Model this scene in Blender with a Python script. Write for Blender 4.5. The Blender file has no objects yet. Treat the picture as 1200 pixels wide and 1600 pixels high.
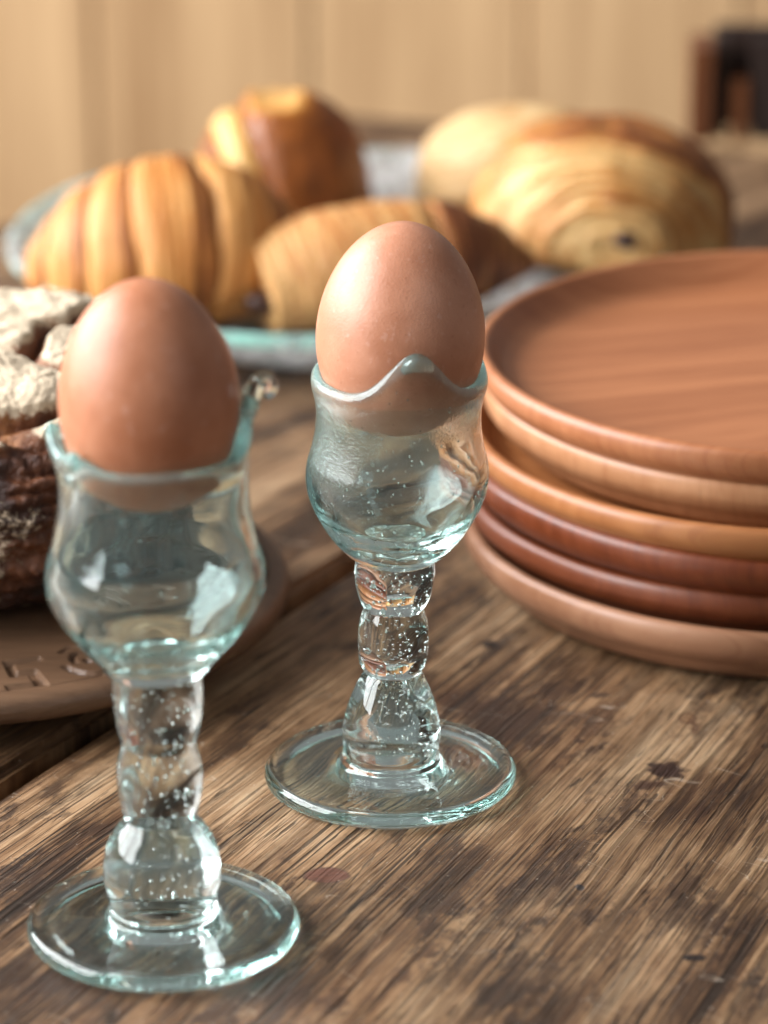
import bpy, bmesh, math, random
import numpy as np
from mathutils import Vector, noise as mnoise

SC = bpy.context.scene
COL = SC.collection
R = math.radians
random.seed(7)
rng = np.random.default_rng(11)

# ------------------------------------------------------------------ camera
cd = bpy.data.cameras.new('camera')
cam = bpy.data.objects.new('camera', cd)
COL.objects.link(cam)
cam.location = (0, 0, 0.405)
cam.rotation_euler = (R(90 - 20.5), 0, 0)
cd.sensor_fit = 'VERTICAL'
cd.sensor_height = 36.0
cd.lens = 5800 / 1600 * 36.0
cd.clip_start = 0.01
cd.clip_end = 50
cd.dof.use_dof = True
cd.dof.focus_distance = 0.938
cd.dof.aperture_fstop = 8.5
SC.camera = cam

# ------------------------------------------------------------------ world, lamps, exposure
W = bpy.data.worlds.new('World')
SC.world = W
W.use_nodes = True
bg = W.node_tree.nodes['Background']
bg.inputs['Color'].default_value = (1.0, 0.985, 0.965, 1)
bg.inputs['Strength'].default_value = 0.19


def pane_lamp(name, loc, target, w, h, power, color):
    ld = bpy.data.lights.new(name, 'AREA')
    ld.shape = 'RECTANGLE'
    ld.size, ld.size_y, ld.energy, ld.color = w, h, power, color
    o = bpy.data.objects.new(name, ld)
    COL.objects.link(o)
    o.location = loc
    o.rotation_euler = (Vector(target) - Vector(loc)).to_track_quat('-Z', 'Y').to_euler()
    return o


# a broad window of twelve panes in the side wall on the left, reaching back towards the plank wall
for i in range(4):
    for j in range(3):
        p = Vector((-1.35, 0.24 + 0.58 * i, 0.50 + 0.50 * j))
        pane_lamp('window_pane_light', p, p + Vector((1, 0.0, -0.25)), 0.53, 0.45, 10.5, (0.985, 0.99, 1.0))
# a second, smaller window far behind the camera on the right
pane_lamp('room_window_light', (1.5, -0.7, 1.3), (0, 1.0, 0.0), 0.6, 0.8, 3.0, (0.90, 0.95, 1.0))

vs = SC.view_settings
vs.view_transform = 'Standard'
vs.look = 'None'
vs.exposure = 0.31
vs.gamma = 1.0
vs.use_curve_mapping = False

SC.render.engine = 'CYCLES'
cy = SC.cycles
cy.use_denoising = True
try:
    cy.denoiser = 'OPENIMAGEDENOISE'
    cy.denoising_input_passes = 'RGB_ALBEDO_NORMAL'
    cy.denoising_prefilter = 'ACCURATE'
except Exception:
    pass
cy.max_bounces = 24
cy.transmission_bounces = 22
cy.glossy_bounces = 16
cy.diffuse_bounces = 4
cy.transparent_max_bounces = 16
cy.sample_clamp_indirect = 8.0
cy.blur_glossy = 0.2
cy.caustics_reflective = True
cy.caustics_refractive = True
cy.use_adaptive_sampling = False


# ------------------------------------------------------------------ node helpers
class NT:
    def __init__(self, name):
        self.m = bpy.data.materials.new(name)
        self.m.use_nodes = True
        self.t = self.m.node_tree
        self.t.nodes.clear()
        self.out = self.t.nodes.new('ShaderNodeOutputMaterial')

    def n(self, typ, ins=None, **props):
        nd = self.t.nodes.new('ShaderNode' + typ)
        for k, v in props.items():
            setattr(nd, k, v)
        for k, v in (ins or {}).items():
            self.set(nd.inputs[k], v)
        return nd

    def set(self, sock, v):
        if isinstance(v, bpy.types.NodeSocket):
            self.t.links.new(v, sock)
        elif isinstance(v, bpy.types.Node):
            self.t.links.new(v.outputs[0], sock)
        elif isinstance(v, (tuple, list)) and sock.type == 'RGBA' and len(v) == 3:
            sock.default_value = (*v, 1)
        else:
            sock.default_value = v

    def math(self, op, a, b=None, c=None, clamp=False):
        nd = self.t.nodes.new('ShaderNodeMath')
        nd.operation = op
        nd.use_clamp = clamp
        for i, v in enumerate((a, b, c)):
            if v is not None:
                self.set(nd.inputs[i], v)
        return nd.outputs[0]

    def xyz(self, v):
        s = self.n('SeparateXYZ', {0: v})
        return s.outputs[0], s.outputs[1], s.outputs[2]

    def comb(self, x, y, z):
        return self.n('CombineXYZ', {0: x, 1: y, 2: z}).outputs[0]

    def scale(self, v, s):
        nd = self.n('VectorMath', operation='MULTIPLY')
        self.set(nd.inputs[0], v)
        nd.inputs[1].default_value = s if isinstance(s, tuple) else (s, s, s)
        return nd.outputs[0]

    def noise(self, v, scale=1.0, detail=2.0, rough=0.5, dist=0.0):
        nd = self.n('TexNoise', {'Vector': v, 'Scale': scale, 'Detail': detail, 'Roughness': rough, 'Distortion': dist})
        return nd.outputs[0]

    def step(self, v, lo, hi, a=0.0, b=1.0):
        nd = self.n('MapRange', {0: v, 1: lo, 2: hi, 3: a, 4: b}, interpolation_type='SMOOTHSTEP')
        return nd.outputs[0]

    def ramp(self, fac, stops):
        nd = self.n('ValToRGB', {0: fac})
        cr = nd.color_ramp
        while len(cr.elements) < len(stops):
            cr.elements.new(0.5)
        for e, (p, c) in zip(cr.elements, stops):
            e.position = p
            e.color = (*c, 1)
        return nd.outputs[0]

    def mix(self, fac, a, b, mode='MIX'):
        nd = self.n('Mix', data_type='RGBA', blend_type=mode)
        self.set(nd.inputs[0], fac)
        self.set(nd.inputs[6], a)
        self.set(nd.inputs[7], b)
        return nd.outputs[2]

    def bump(self, h, strength, dist, normal=None):
        nd = self.n('Bump', {'Height': h, 'Strength': strength, 'Distance': dist})
        if normal is not None:
            self.set(nd.inputs['Normal'], normal)
        return nd.outputs[0]

    def obj(self):
        return self.n('TexCoord').outputs['Object']

    def pos(self):
        return self.n('NewGeometry').outputs['Position']

    def attr(self, name):
        return self.n('Attribute', attribute_name=name).outputs['Fac']

    def principled(self, **ins):
        nd = self.n('BsdfPrincipled')
        for k, v in ins.items():
            self.set(nd.inputs[k.replace('_', ' ')], v)
        self.t.links.new(nd.outputs[0], self.out.inputs[0])
        return self.m


# ------------------------------------------------------------------ materials
TABLE_ROT = 60.8
TABLE_ORG = Vector((-0.1, 0.8809, 0.0))


def mat_table():
    k = NT('table_oak')
    o = k.obj()
    x, y, z = k.xyz(o)
    rnd = k.n('ObjectInfo').outputs['Random']
    # the figure fans out slightly and wanders
    fan = k.math('ADD', 1.0, k.math('MULTIPLY', x, 0.7))
    wob = k.math('MULTIPLY', k.math('SUBTRACT', k.noise(k.comb(k.math('MULTIPLY', x, 7.0), k.math('MULTIPLY', y, 14.0), rnd), 1.0, 2.0), 0.5), 0.005)
    wob2 = k.math('MULTIPLY', k.math('SUBTRACT', k.noise(k.comb(k.math('MULTIPLY', x, 60.0), k.math('MULTIPLY', y, 90.0), rnd), 1.0, 2.0), 0.5), 0.0005)
    yy = k.math('ADD', k.math('ADD', k.math('MULTIPLY', y, fan), wob), wob2)
    zz = k.math('ADD', z, k.math('MULTIPLY', rnd, 7.0))

    def st(sx, sy, detail=3.0, rough=0.55, off=0.0):
        return k.noise(k.comb(k.math('MULTIPLY', x, sx), k.math('MULTIPLY', yy, sy), k.math('ADD', k.math('MULTIPLY', zz, 20.0), off)), 1.0, detail, rough)

    broad = st(4.5, 38.0, 6.0, 0.62, 1.0)
    mid = st(11.0, 230.0, 5.0, 0.68, 2.0)
    fib = st(45.0, 1300.0, 4.0, 0.75, 3.0)
    blot = k.noise(k.comb(k.math('MULTIPLY', x, 30.0), k.math('MULTIPLY', yy, 62.0), zz), 1.0, 8.0, 0.72)
    worn = k.noise(k.comb(k.math('MULTIPLY', x, 12.0), k.math('MULTIPLY', yy, 19.0), k.math('ADD', zz, 9.0)), 1.0, 6.0, 0.66)
    tone = k.math('ADD', k.math('MULTIPLY', broad, 0.62), k.math('ADD', k.math('MULTIPLY', mid, 0.50), k.math('MULTIPLY', fib, 0.60)))
    tone = k.math('MULTIPLY', tone, 0.58)
    tone = k.math('ADD', tone, k.math('MULTIPLY', k.math('SUBTRACT', worn, 0.5), 0.50))
    col = k.ramp(tone, [(0.36, (0.020, 0.010, 0.005)), (0.43, (0.074, 0.036, 0.016)), (0.49, (0.180, 0.098, 0.046)), (0.565, (0.325, 0.200, 0.106)), (0.68, (0.46, 0.325, 0.195))])
    # old dirt, ragged along the grain
    dirt = k.math('MULTIPLY', k.step(blot, 0.51, 0.58), k.step(worn, 0.60, 0.44, 0.15, 1.0))
    col = k.mix(k.math('MULTIPLY', dirt, 0.88), col, (0.036, 0.018, 0.010))
    warm = k.step(st(9.0, 30.0, 4.0, 0.6, 12.0), 0.50, 0.66)
    col = k.mix(k.math('MULTIPLY', warm, 0.20), col, (0.16, 0.064, 0.028))
    # open pores and drying cracks: thin broken lines that follow the grain
    zone = k.step(st(5.0, 40.0, 4.0, 0.6, 14.0), 0.40, 0.58)
    brk = st(15.0, 170.0, 3.0, 0.6, 15.0)

    def lines(sx, sy, off, wid, lo, hi):
        n_ = st(sx, sy, 1.0, 0.4, off)
        ridge = k.step(k.math('ABSOLUTE', k.math('SUBTRACT', n_, 0.5)), wid, wid * 0.55)
        return k.math('MULTIPLY', ridge, k.step(brk, lo, hi))

    l1 = k.math('MULTIPLY', lines(1.6, 150.0, 20.0, 0.022, 0.46, 0.56), k.math('ADD', 0.25, k.math('MULTIPLY', zone, 0.75)))
    l2 = k.math('MULTIPLY', lines(2.6, 330.0, 30.0, 0.050, 0.56, 0.46), k.math('ADD', 0.30, k.math('MULTIPLY', zone, 0.60)))
    l3 = k.math('MULTIPLY', lines(5.0, 640.0, 40.0, 0.080, 0.40, 0.60), 0.55)
    pit = k.math('MULTIPLY', k.step(st(60.0, 700.0, 2.0, 0.5, 50.0), 0.36, 0.30), 0.8)
    dark = k.math('MAXIMUM', k.math('MAXIMUM', l1, l2), k.math('MAXIMUM', l3, pit))
    col = k.mix(k.math('MULTIPLY', dark, 0.93), col, (0.012, 0.007, 0.004))
    # marks with a place of their own: knots, burns, stains (world position on the table)
    P = k.pos()
    jit = k.n('TexNoise', {'Vector': P, 'Scale': 260.0, 'Detail': 3.0})
    jv = k.n('VectorMath', {0: jit.outputs['Color'], 1: (0.5, 0.5, 0.5)}, operation='SUBTRACT').outputs[0]

    def spot(cx, cyy, rx, ry, jam, soft):
        q = k.n('VectorMath', {0: P, 1: k.scale(jv, jam)}, operation='ADD').outputs[0]
        qx, qy, _ = k.xyz(q)
        d = k.math('SQRT', k.math('ADD', k.math('POWER', k.math('DIVIDE', k.math('SUBTRACT', qx, cx), rx), 2.0),
                                  k.math('POWER', k.math('DIVIDE', k.math('SUBTRACT', qy, cyy), ry), 2.0)))
        return d, k.step(d, 1.0, 1.0 - soft)

    d, m = spot(*SPOTS['knot'], 0.0025, 0.25)
    inner = k.mix(k.noise(k.scale(P, (400.0, 900.0, 1.0)), 1.0, 3.0), (0.060, 0.022, 0.014), (0.145, 0.060, 0.036))
    rim = k.step(d, 0.72, 0.95)
    col = k.mix(m, col, k.mix(rim, inner, (0.012, 0.007, 0.005)))
    for nm, c, jam, soft, amt in (('black', (0.020, 0.020, 0.022), 0.0012, 0.3, 0.95), ('slit', (0.012, 0.007, 0.006), 0.0015, 0.35, 0.97),
                                  ('stain', (0.020, 0.006, 0.003), 0.009, 0.5, 0.97), ('stain_tail', (0.035, 0.013, 0.006), 0.008, 0.6, 0.85),
                                  ('hole', (0.012, 0.007, 0.005), 0.0020, 0.4, 0.95),
                                  ('nick', (0.025, 0.012, 0.008), 0.0012, 0.5, 0.8), ('nick2', (0.030, 0.016, 0.010), 0.003, 0.6, 0.8),
                                  ('drip', (0.055, 0.018, 0.006), 0.004, 0.7, 0.75), ('nick3', (0.02, 0.01, 0.007), 0.002, 0.5, 0.8),
                                  ('smear', (0.030, 0.016, 0.010), 0.022, 0.8, 0.7), ('smear2', (0.030, 0.014, 0.008), 0.026, 0.8, 0.65)):
        d, m = spot(*SPOTS[nm], jam, soft)
        col = k.mix(k.math('MULTIPLY', m, amt), col, c)
    d, m = spot(*SPOTS['ring'], 0.0012, 0.2)
    ring = k.math('MULTIPLY', k.step(d, 0.55, 0.85), m)
    col = k.mix(k.math('MULTIPLY', m, 0.35), col, (0.10, 0.035, 0.010))
    col = k.mix(k.math('MULTIPLY', ring, 0.7), col, (0.045, 0.015, 0.005))
    # pale scratches crossing the grain
    sn = k.noise(k.comb(k.math('MULTIPLY', x, 90.0), k.math('MULTIPLY', y, 26.0), 3.0), 1.0, 1.0)
    scr = k.step(k.math('ABSOLUTE', k.math('SUBTRACT', sn, 0.5)), 0.0045, 0.001)
    scr = k.math('MULTIPLY', scr, k.step(k.noise(o, 55.0, 2.0), 0.56, 0.66))
    col = k.mix(k.math('MULTIPLY', scr, 0.45), col, (0.50, 0.42, 0.33))
    speck = k.step(k.noise(o, 900.0, 1.0), 0.735, 0.77)
    col = k.mix(k.math('MULTIPLY', speck, 0.5), col, (0.55, 0.48, 0.40))
    col = k.mix(1.0, col, k.n('ObjectInfo').outputs['Color'], 'MULTIPLY')
    rough = k.step(tone, 0.3, 0.7, 0.44, 0.62)
    h = k.math('ADD', k.math('MULTIPLY', fib, 0.35), k.math('ADD', k.math('MULTIPLY', mid, 0.3), k.math('MULTIPLY', dark, -0.9)))
    return k.principled(Base_Color=col, Roughness=rough, Normal=k.bump(h, 0.9, 0.0007), Specular_IOR_Level=0.42)


def mat_plate(name, dark, light, ang, seed):
    k = NT(name)
    o = k.obj()
    m = k.n('Mapping', {'Vector': o, 'Rotation': (0.02, 0.06, R(ang)), 'Location': (seed, seed * 0.7, 0)}).outputs[0]
    x, y, z = k.xyz(m)
    w = k.math('MULTIPLY', k.math('SUBTRACT', k.noise(m, 14.0, 2.0), 0.5), 0.012)
    yy = k.math('ADD', y, w)

    def st(sx, sy, detail, off):
        return k.noise(k.comb(k.math('MULTIPLY', x, sx), k.math('MULTIPLY', yy, sy), k.math('ADD', k.math('MULTIPLY', z, 45.0), off)), 1.0, detail, 0.55)

    t = k.math('ADD', k.math('MULTIPLY', st(4.0, 70.0, 3.0, 0.0), 0.45), k.math('MULTIPLY', st(9.0, 300.0, 4.0, 4.0), 0.55))
    mid = tuple((a + b) * 0.5 for a, b in zip(dark, light))
    col = k.ramp(t, [(0.22, dark), (0.48, mid), (0.74, light)])
    fine = st(30.0, 700.0, 2.0, 8.0)
    col = k.mix(k.step(fine, 0.42, 0.34, 0.0, 0.45), col, dark)
    blot = k.noise(m, 22.0, 3.0)
    col = k.mix(k.step(blot, 0.56, 0.75, 0.0, 0.18), col, dark)
    return k.principled(Base_Color=col, Roughness=k.step(t, 0.3, 0.7, 0.30, 0.42), Normal=k.bump(fine, 0.12, 0.0004), Specular_IOR_Level=0.38)


def mat_glass(name, tint, frost=False, rough=0.0, milk=0.0, milk_col=(0.80, 0.95, 0.93), rim_clear=0.0, lip=False):
    k = NT(name)
    o = k.obj()
    h = k.noise(k.scale(o, (1.0, 1.0, 0.35)), 170.0, 2.0)
    nb = k.bump(h, 0.035, 0.0010)
    if frost:
        x, y, z = k.xyz(o)
        f = k.noise(o, 1500.0, 2.0, 0.6)
        # fine ripple left by the mould on the upper left wall of the bowl
        msk = k.math('MULTIPLY', k.step(z, 0.082, 0.092), k.step(k.math('ADD', x, k.math('MULTIPLY', k.math('SUBTRACT', k.noise(o, 130.0, 2.0), 0.5), 0.02)), -0.002, -0.016))
        msk2 = k.math('MULTIPLY', k.step(z, 0.096, 0.104), k.step(x, 0.006, 0.016, 0.0, 0.35))
        fm = k.math('ADD', k.math('MAXIMUM', msk, msk2), 0.02)
        nb = k.bump(k.math('MULTIPLY', f, fm), 0.32, 0.0009, nb)
    g = k.n('BsdfGlass', {'Color': tint, 'Roughness': rough, 'IOR': 1.50, 'Normal': nb})
    if milk <= 0:
        k.t.links.new(g.outputs[0], k.out.inputs[0])
        return k.m
    # seedy, slightly cloudy glass: a little light is scattered; on the plate a painted reflection too
    if rim_clear:
        x, y, z = k.xyz(o)
        rr = k.math('SQRT', k.math('ADD', k.math('MULTIPLY', x, x), k.math('MULTIPLY', y, y)))
        milk_col = k.mix(k.step(rr, rim_clear, rim_clear + 0.003), milk_col, (0.36, 0.82, 0.70))
    d = k.n('BsdfDiffuse', {'Color': milk_col, 'Normal': nb})
    t = k.n('BsdfTranslucent', {'Color': milk_col, 'Normal': nb})
    dt = k.n('MixShader', {0: 0.5, 1: d.outputs[0], 2: t.outputs[0]})
    cl = k.noise(k.scale(o, (1.0, 1.0, 0.5)), 120.0, 4.0, 0.6)
    amt = k.math('MULTIPLY', k.step(cl, 0.30, 0.72, 0.35, 1.5), milk)
    if lip:
        amt = k.math('ADD', amt, k.math('MULTIPLY', k.attr('lip'), 0.16))
    mx = k.n('MixShader', {0: amt, 1: g.outputs[0], 2: dt.outputs[0]})
    k.t.links.new(mx.outputs[0], k.out.inputs[0])
    return k.m


def mat_egg(name, c0, c1, seed):
    k = NT(name)
    o = k.obj()
    n1 = k.noise(k.n('Mapping', {'Vector': o, 'Location': (seed, 0, 0)}).outputs[0], 70.0, 4.0, 0.55)
    n2 = k.noise(o, 420.0, 3.0, 0.6)
    n3 = k.noise(o, 1700.0, 2.0)
    col = k.mix(k.step(n1, 0.32, 0.70), c0, c1)
    col = k.mix(k.step(n2, 0.60, 0.72, 0.0, 0.16), col, (0.72, 0.50, 0.42))
    col = k.mix(k.step(k.noise(o, 800.0, 1.0), 0.68, 0.75, 0.0, 0.35), col, (0.29, 0.105, 0.05))
    smear = k.step(k.noise(k.n('Mapping', {'Vector': o, 'Location': (seed + 3, 1, 0), 'Scale': (1, 1, 0.6)}).outputs[0], 190.0, 4.0, 0.7), 0.66, 0.76, 0.0, 0.26)
    col = k.mix(smear, col, (0.72, 0.58, 0.54))
    h = k.math('ADD', k.math('MULTIPLY', n3, 0.6), k.math('MULTIPLY', n2, 0.5))
    return k.principled(Base_Color=col, Roughness=0.43, Normal=k.bump(h, 0.30, 0.0004), Subsurface_Weight=0.08, Subsurface_Radius=(0.004, 0.002, 0.001),
                        Subsurface_Scale=0.5, Specular_IOR_Level=0.42)


def mat_pastry(name, pale, gold, brown, rough=0.42, scale=1.0, stretch=(1, 1, 1)):
    """crust colour follows the 'bake' value stored on the mesh"""
    k = NT(name)
    o = k.obj()
    b = k.attr('bake')
    n = k.noise(k.scale(o, stretch), 110.0 * scale, 4.0, 0.6)
    n2 = k.noise(k.scale(o, stretch), 480.0 * scale, 3.0, 0.6)
    f = k.math('ADD', b, k.math('ADD', k.math('MULTIPLY', k.math('SUBTRACT', n, 0.5), 0.55), k.math('MULTIPLY', k.math('SUBTRACT', n2, 0.5), 0.25)))
    dk = tuple(c * 0.32 for c in brown)
    col = k.ramp(f, [(0.08, pale), (0.42, gold), (0.75, brown), (1.0, dk)])
    h = k.math('ADD', n, k.math('MULTIPLY', n2, 0.6))
    return k.principled(Base_Color=col, Roughness=rough, Normal=k.bump(h, 0.7, 0.0016), Specular_IOR_Level=0.33,
                        Subsurface_Weight=0.08, Subsurface_Radius=(0.006, 0.003, 0.001), Subsurface_Scale=0.5)


def mat_bread():
    k = NT('bread_crust')
    o = k.obj()
    fl = k.attr('flour')
    dp = k.attr('bake')
    n = k.noise(o, 130.0, 5.0, 0.65)
    n2 = k.noise(o, 650.0, 4.0, 0.65)
    n3 = k.noise(o, 1900.0, 2.0, 0.6)
    crust = k.ramp(k.math('ADD', dp, k.math('MULTIPLY', k.math('SUBTRACT', n, 0.5), 0.9)),
                   [(0.1, (0.40, 0.17, 0.055)), (0.4, (0.16, 0.055, 0.020)), (0.7, (0.050, 0.017, 0.009)), (0.95, (0.012, 0.007, 0.006))])
    f = k.math('ADD', fl, k.math('ADD', k.math('MULTIPLY', k.math('SUBTRACT', n, 0.5), 0.7), k.math('MULTIPLY', k.math('SUBTRACT', n2, 0.5), 0.8)))
    fm = k.step(f, 0.40, 0.62)
    flour = k.mix(n2, (0.44, 0.345, 0.235), (0.64, 0.53, 0.39))
    col = k.mix(fm, crust, flour)
    h = k.math('ADD', k.math('MULTIPLY', n2, 0.7), k.math('MULTIPLY', n3, 0.35))
    return k.principled(Base_Color=col, Roughness=k.step(fm, 0.0, 1.0, 0.42, 0.85), Normal=k.bump(h, 0.75, 0.0012), Specular_IOR_Level=0.4)


def mat_wood(name, dark, light, scale=1.0, rough=0.5, axis='x', bumps=0.2, knots=False):
    k = NT(name)
    o = k.obj()
    x, y, z = k.xyz(o)
    if axis == 'z':
        x, z = z, x
    rnd = k.n('ObjectInfo').outputs['Random']
    off = k.math('MULTIPLY', rnd, 37.0)
    w = k.math('MULTIPLY', k.math('SUBTRACT', k.noise(k.comb(k.math('MULTIPLY', x, 2.5 * scale), k.math('MULTIPLY', z, 9.0 * scale), k.math('ADD', y, off)), 1.0, 2.0), 0.5), 0.05 / scale)

    def st(sx, sy, det, oo):
        return k.noise(k.comb(k.math('MULTIPLY', x, sx * scale), k.math('MULTIPLY', k.math('ADD', z, w), sy * scale),
                              k.math('ADD', k.math('ADD', k.math('MULTIPLY', y, sy * scale), off), oo)), 1.0, det, 0.55)

    t = k.math('ADD', k.math('MULTIPLY', st(2.0, 26.0, 3.0, 0.0), 0.65), k.math('MULTIPLY', st(8.0, 160.0, 3.0, 5.0), 0.35))
    t = k.math('ADD', t, k.math('MULTIPLY', k.math('SUBTRACT', rnd, 0.5), 0.16))
    mid = tuple(a * 0.45 + b * 0.55 for a, b in zip(dark, light))
    col = k.ramp(t, [(0.28, dark), (0.46, mid), (0.66, light)])
    if knots:
        v = k.n('TexVoronoi', {'Vector': k.comb(k.math('MULTIPLY', x, 4.5), k.math('MULTIPLY', z, 7.5), off), 'Scale': 1.0, 'Randomness': 1.0}).outputs['Distance']
        col = k.mix(k.step(v, 0.20, 0.08, 0.0, 0.85), col, tuple(c * 0.55 for c in dark))
    return k.principled(Base_Color=col, Roughness=rough, Normal=k.bump(st(14.0, 300.0, 2.0, 9.0), bumps, 0.0008), Specular_IOR_Level=0.4)


def mat_plain(name, color, rough=0.5, nscale=200.0, amt=0.25):
    k = NT(name)
    n = k.noise(k.obj(), nscale, 3.0)
    col = k.mix(k.step(n, 0.3, 0.7, 0.0, 1.0), tuple(c * (1 - amt) for c in color), tuple(min(1, c * (1 + amt)) for c in color))
    return k.principled(Base_Color=col, Roughness=rough, Normal=k.bump(n, 0.2, 0.001))


# marks on the table: centre x, centre y, half width, half depth (metres)
SPOTS = {
    'knot': (-0.0142, 0.8270, 0.0064, 0.0050), 'black': (0.0481, 0.8203, 0.0013, 0.0020),
    'slit': (0.0732, 0.7830, 0.0036, 0.0022), 'stain': (0.0744, 0.8893, 0.0062, 0.0082),
    'stain_tail': (0.0700, 0.8800, 0.0075, 0.0040),
    'hole': (0.0304, 0.9756, 0.0031, 0.0040), 'nick': (0.0522, 0.9083, 0.0020, 0.0016),
    'nick2': (0.0594, 0.9393, 0.0046, 0.0028), 'drip': (0.0835, 0.9180, 0.0022, 0.0080),
    'ring': (0.0823, 0.9235, 0.0028, 0.0042), 'nick3': (0.0170, 0.8060, 0.0022, 0.0014),
    'smear': (0.0300, 0.9250, 0.0190, 0.0260), 'smear2': (-0.0750, 0.7700, 0.022, 0.016),
}


# ------------------------------------------------------------------ mesh helpers
def link(name, me, mat=None, parent=None, smooth=True):
    if mat is not None:
        me.materials.append(mat)
    if smooth:
        me.polygons.foreach_set('use_smooth', [True] * len(me.polygons))
    o = bpy.data.objects.new(name, me)
    COL.objects.link(o)
    if parent is not None:
        o.parent = parent
    return o


def mesh(name, verts, faces):
    me = bpy.data.meshes.new(name)
    me.from_pydata([tuple(map(float, v)) for v in verts], [], faces)
    me.update()
    return me


def tag(o, label=None, cat=None, group=None, kind=None):
    for k, v in (('label', label), ('category', cat), ('group', group), ('kind', kind)):
        if v:
            o[k] = v
    return o


def empty(name, loc, rz=0.0):
    o = bpy.data.objects.new(name, None)
    COL.objects.link(o)
    o.location = loc
    o.rotation_euler = (0, 0, rz)
    o.empty_display_size = 0.02
    return o


def attr_set(me, name, vals):
    a = me.attributes.new(name, 'FLOAT', 'POINT')
    a.data.foreach_set('value', np.asarray(vals, dtype=np.float32))


def catmull(pts, per=8):
    p = np.asarray(pts, float)
    ext = np.vstack([2 * p[0] - p[1], p, 2 * p[-1] - p[-2]])
    out = []
    for i in range(1, len(ext) - 2):
        p0, p1, p2, p3 = ext[i - 1:i + 3]
        d0, d1, d2 = (max(1e-9, np.linalg.norm(b - a) ** 0.5) for a, b in ((p0, p1), (p1, p2), (p2, p3)))
        m1 = ((p1 - p0) / d0 - (p2 - p0) / (d0 + d1) + (p2 - p1) / d1) * d1
        m2 = ((p2 - p1) / d1 - (p3 - p1) / (d1 + d2) + (p3 - p2) / d2) * d1
        for j in range(per):
            t = j / per
            out.append((2 * t ** 3 - 3 * t ** 2 + 1) * p1 + (t ** 3 - 2 * t ** 2 + t) * m1 + (-2 * t ** 3 + 3 * t ** 2) * p2 + (t ** 3 - t ** 2) * m2)
    out.append(ext[-2])
    return np.array(out)


def lathe_grid(prof, n, warp=None):
    """rings of n vertices for each profile point; a zero radius becomes a pole"""
    th = np.arange(n) / n * 2 * math.pi
    verts, rings = [], []
    for r, z in prof:
        if r < 1e-6:
            rings.append([len(verts)])
            q = np.array([[0.0, 0.0, z]])
        else:
            rings.append(list(range(len(verts), len(verts) + n)))
            q = np.stack([r * np.cos(th), r * np.sin(th), np.full(n, z)], 1)
        verts.extend(q)
    verts = np.array(verts)
    if warp is not None:
        verts = warp(verts)
    faces = []
    for a, b in zip(rings[:-1], rings[1:]):
        if len(a) == 1 and len(b) == 1:
            continue
        for i in range(n):
            j = (i + 1) % n
            if len(a) == 1:
                faces.append((a[0], b[j], b[i]))
            elif len(b) == 1:
                faces.append((a[i], a[j], b[0]))
            else:
                faces.append((a[i], a[j], b[j], b[i]))
    return verts, faces


def smooth(a, b, x):
    t = min(1, max(0, (x - a) / (b - a)))
    return t * t * (3 - 2 * t)


def nz(p, s):
    return mnoise.noise(Vector((p[0] * s, p[1] * s, p[2] * s)))


def fbm(p, s, octv=4):
    v, a = 0.0, 0.5
    for i in range(octv):
        v += a * mnoise.noise(Vector((p[0] * s + i * 7.1, p[1] * s, p[2] * s - i * 3.3)))
        s *= 2.07
        a *= 0.5
    return v


def box_mesh(name, sx, sy, sz, bev=0.0, seg=2, origin=(0, 0, 0)):
    bm = bmesh.new()
    bmesh.ops.create_cube(bm, size=1.0)
    for v in bm.verts:
        v.co = Vector((v.co.x * sx + origin[0], v.co.y * sy + origin[1], v.co.z * sz + origin[2]))
    if bev > 0:
        bmesh.ops.bevel(bm, geom=bm.edges[:], offset=bev, segments=seg, affect='EDGES')
    me = bpy.data.meshes.new(name)
    bm.to_mesh(me)
    bm.free()
    return me


# ------------------------------------------------------------------ setting: floor, wall of planks
floor = link('floor', mesh('floor', [(-4, -2, 0), (4, -2, 0), (4, 4, 0), (-4, 4, 0)], [(0, 1, 2, 3)]),
             mat_wood('floor_boards', (0.06, 0.035, 0.02), (0.14, 0.085, 0.05), 1.0, 0.6), smooth=False)
floor.location = (0, 0, -0.75)
tag(floor, kind='structure')

WALL_Y = 2.05
mw = mat_wood('pine_plank', (0.29, 0.160, 0.070), (0.62, 0.41, 0.22), 1.0, 0.55, axis='z', knots=True)
mgap = mat_plain('wall_backing', (0.22, 0.13, 0.07), 0.8)
wall = link('wall', box_mesh('wall', 3.0, 0.02, 0.85), mgap, smooth=False)
wall.location = (0, WALL_Y + 0.022, -0.325)
tag(wall, kind='structure')
PW = 0.121
plank_me = box_mesh('plank', PW - 0.0012, 0.016, 0.85, 0.0016, 2)
plank_me.materials.append(mw)
for i in range(-7, 8):
    o = bpy.data.objects.new('plank', plank_me)
    COL.objects.link(o)
    o.parent = wall
    o.location = (-0.0415 + i * PW + 0.5 * PW, -0.0195 + random.uniform(-0.0012, 0.0012), 0)

# ------------------------------------------------------------------ table
mt = mat_table()
table = empty('table', TABLE_ORG, R(TABLE_ROT))
tag(table, 'worn brown plank table top with dark open joint under the breakfast things', 'table')
ct, stn = math.cos(R(TABLE_ROT)), math.sin(R(TABLE_ROT))


def to_local(x, y):
    dx, dy = x - TABLE_ORG.x, y - TABLE_ORG.y
    return dx * ct + dy * stn, -dx * stn + dy * ct


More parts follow.
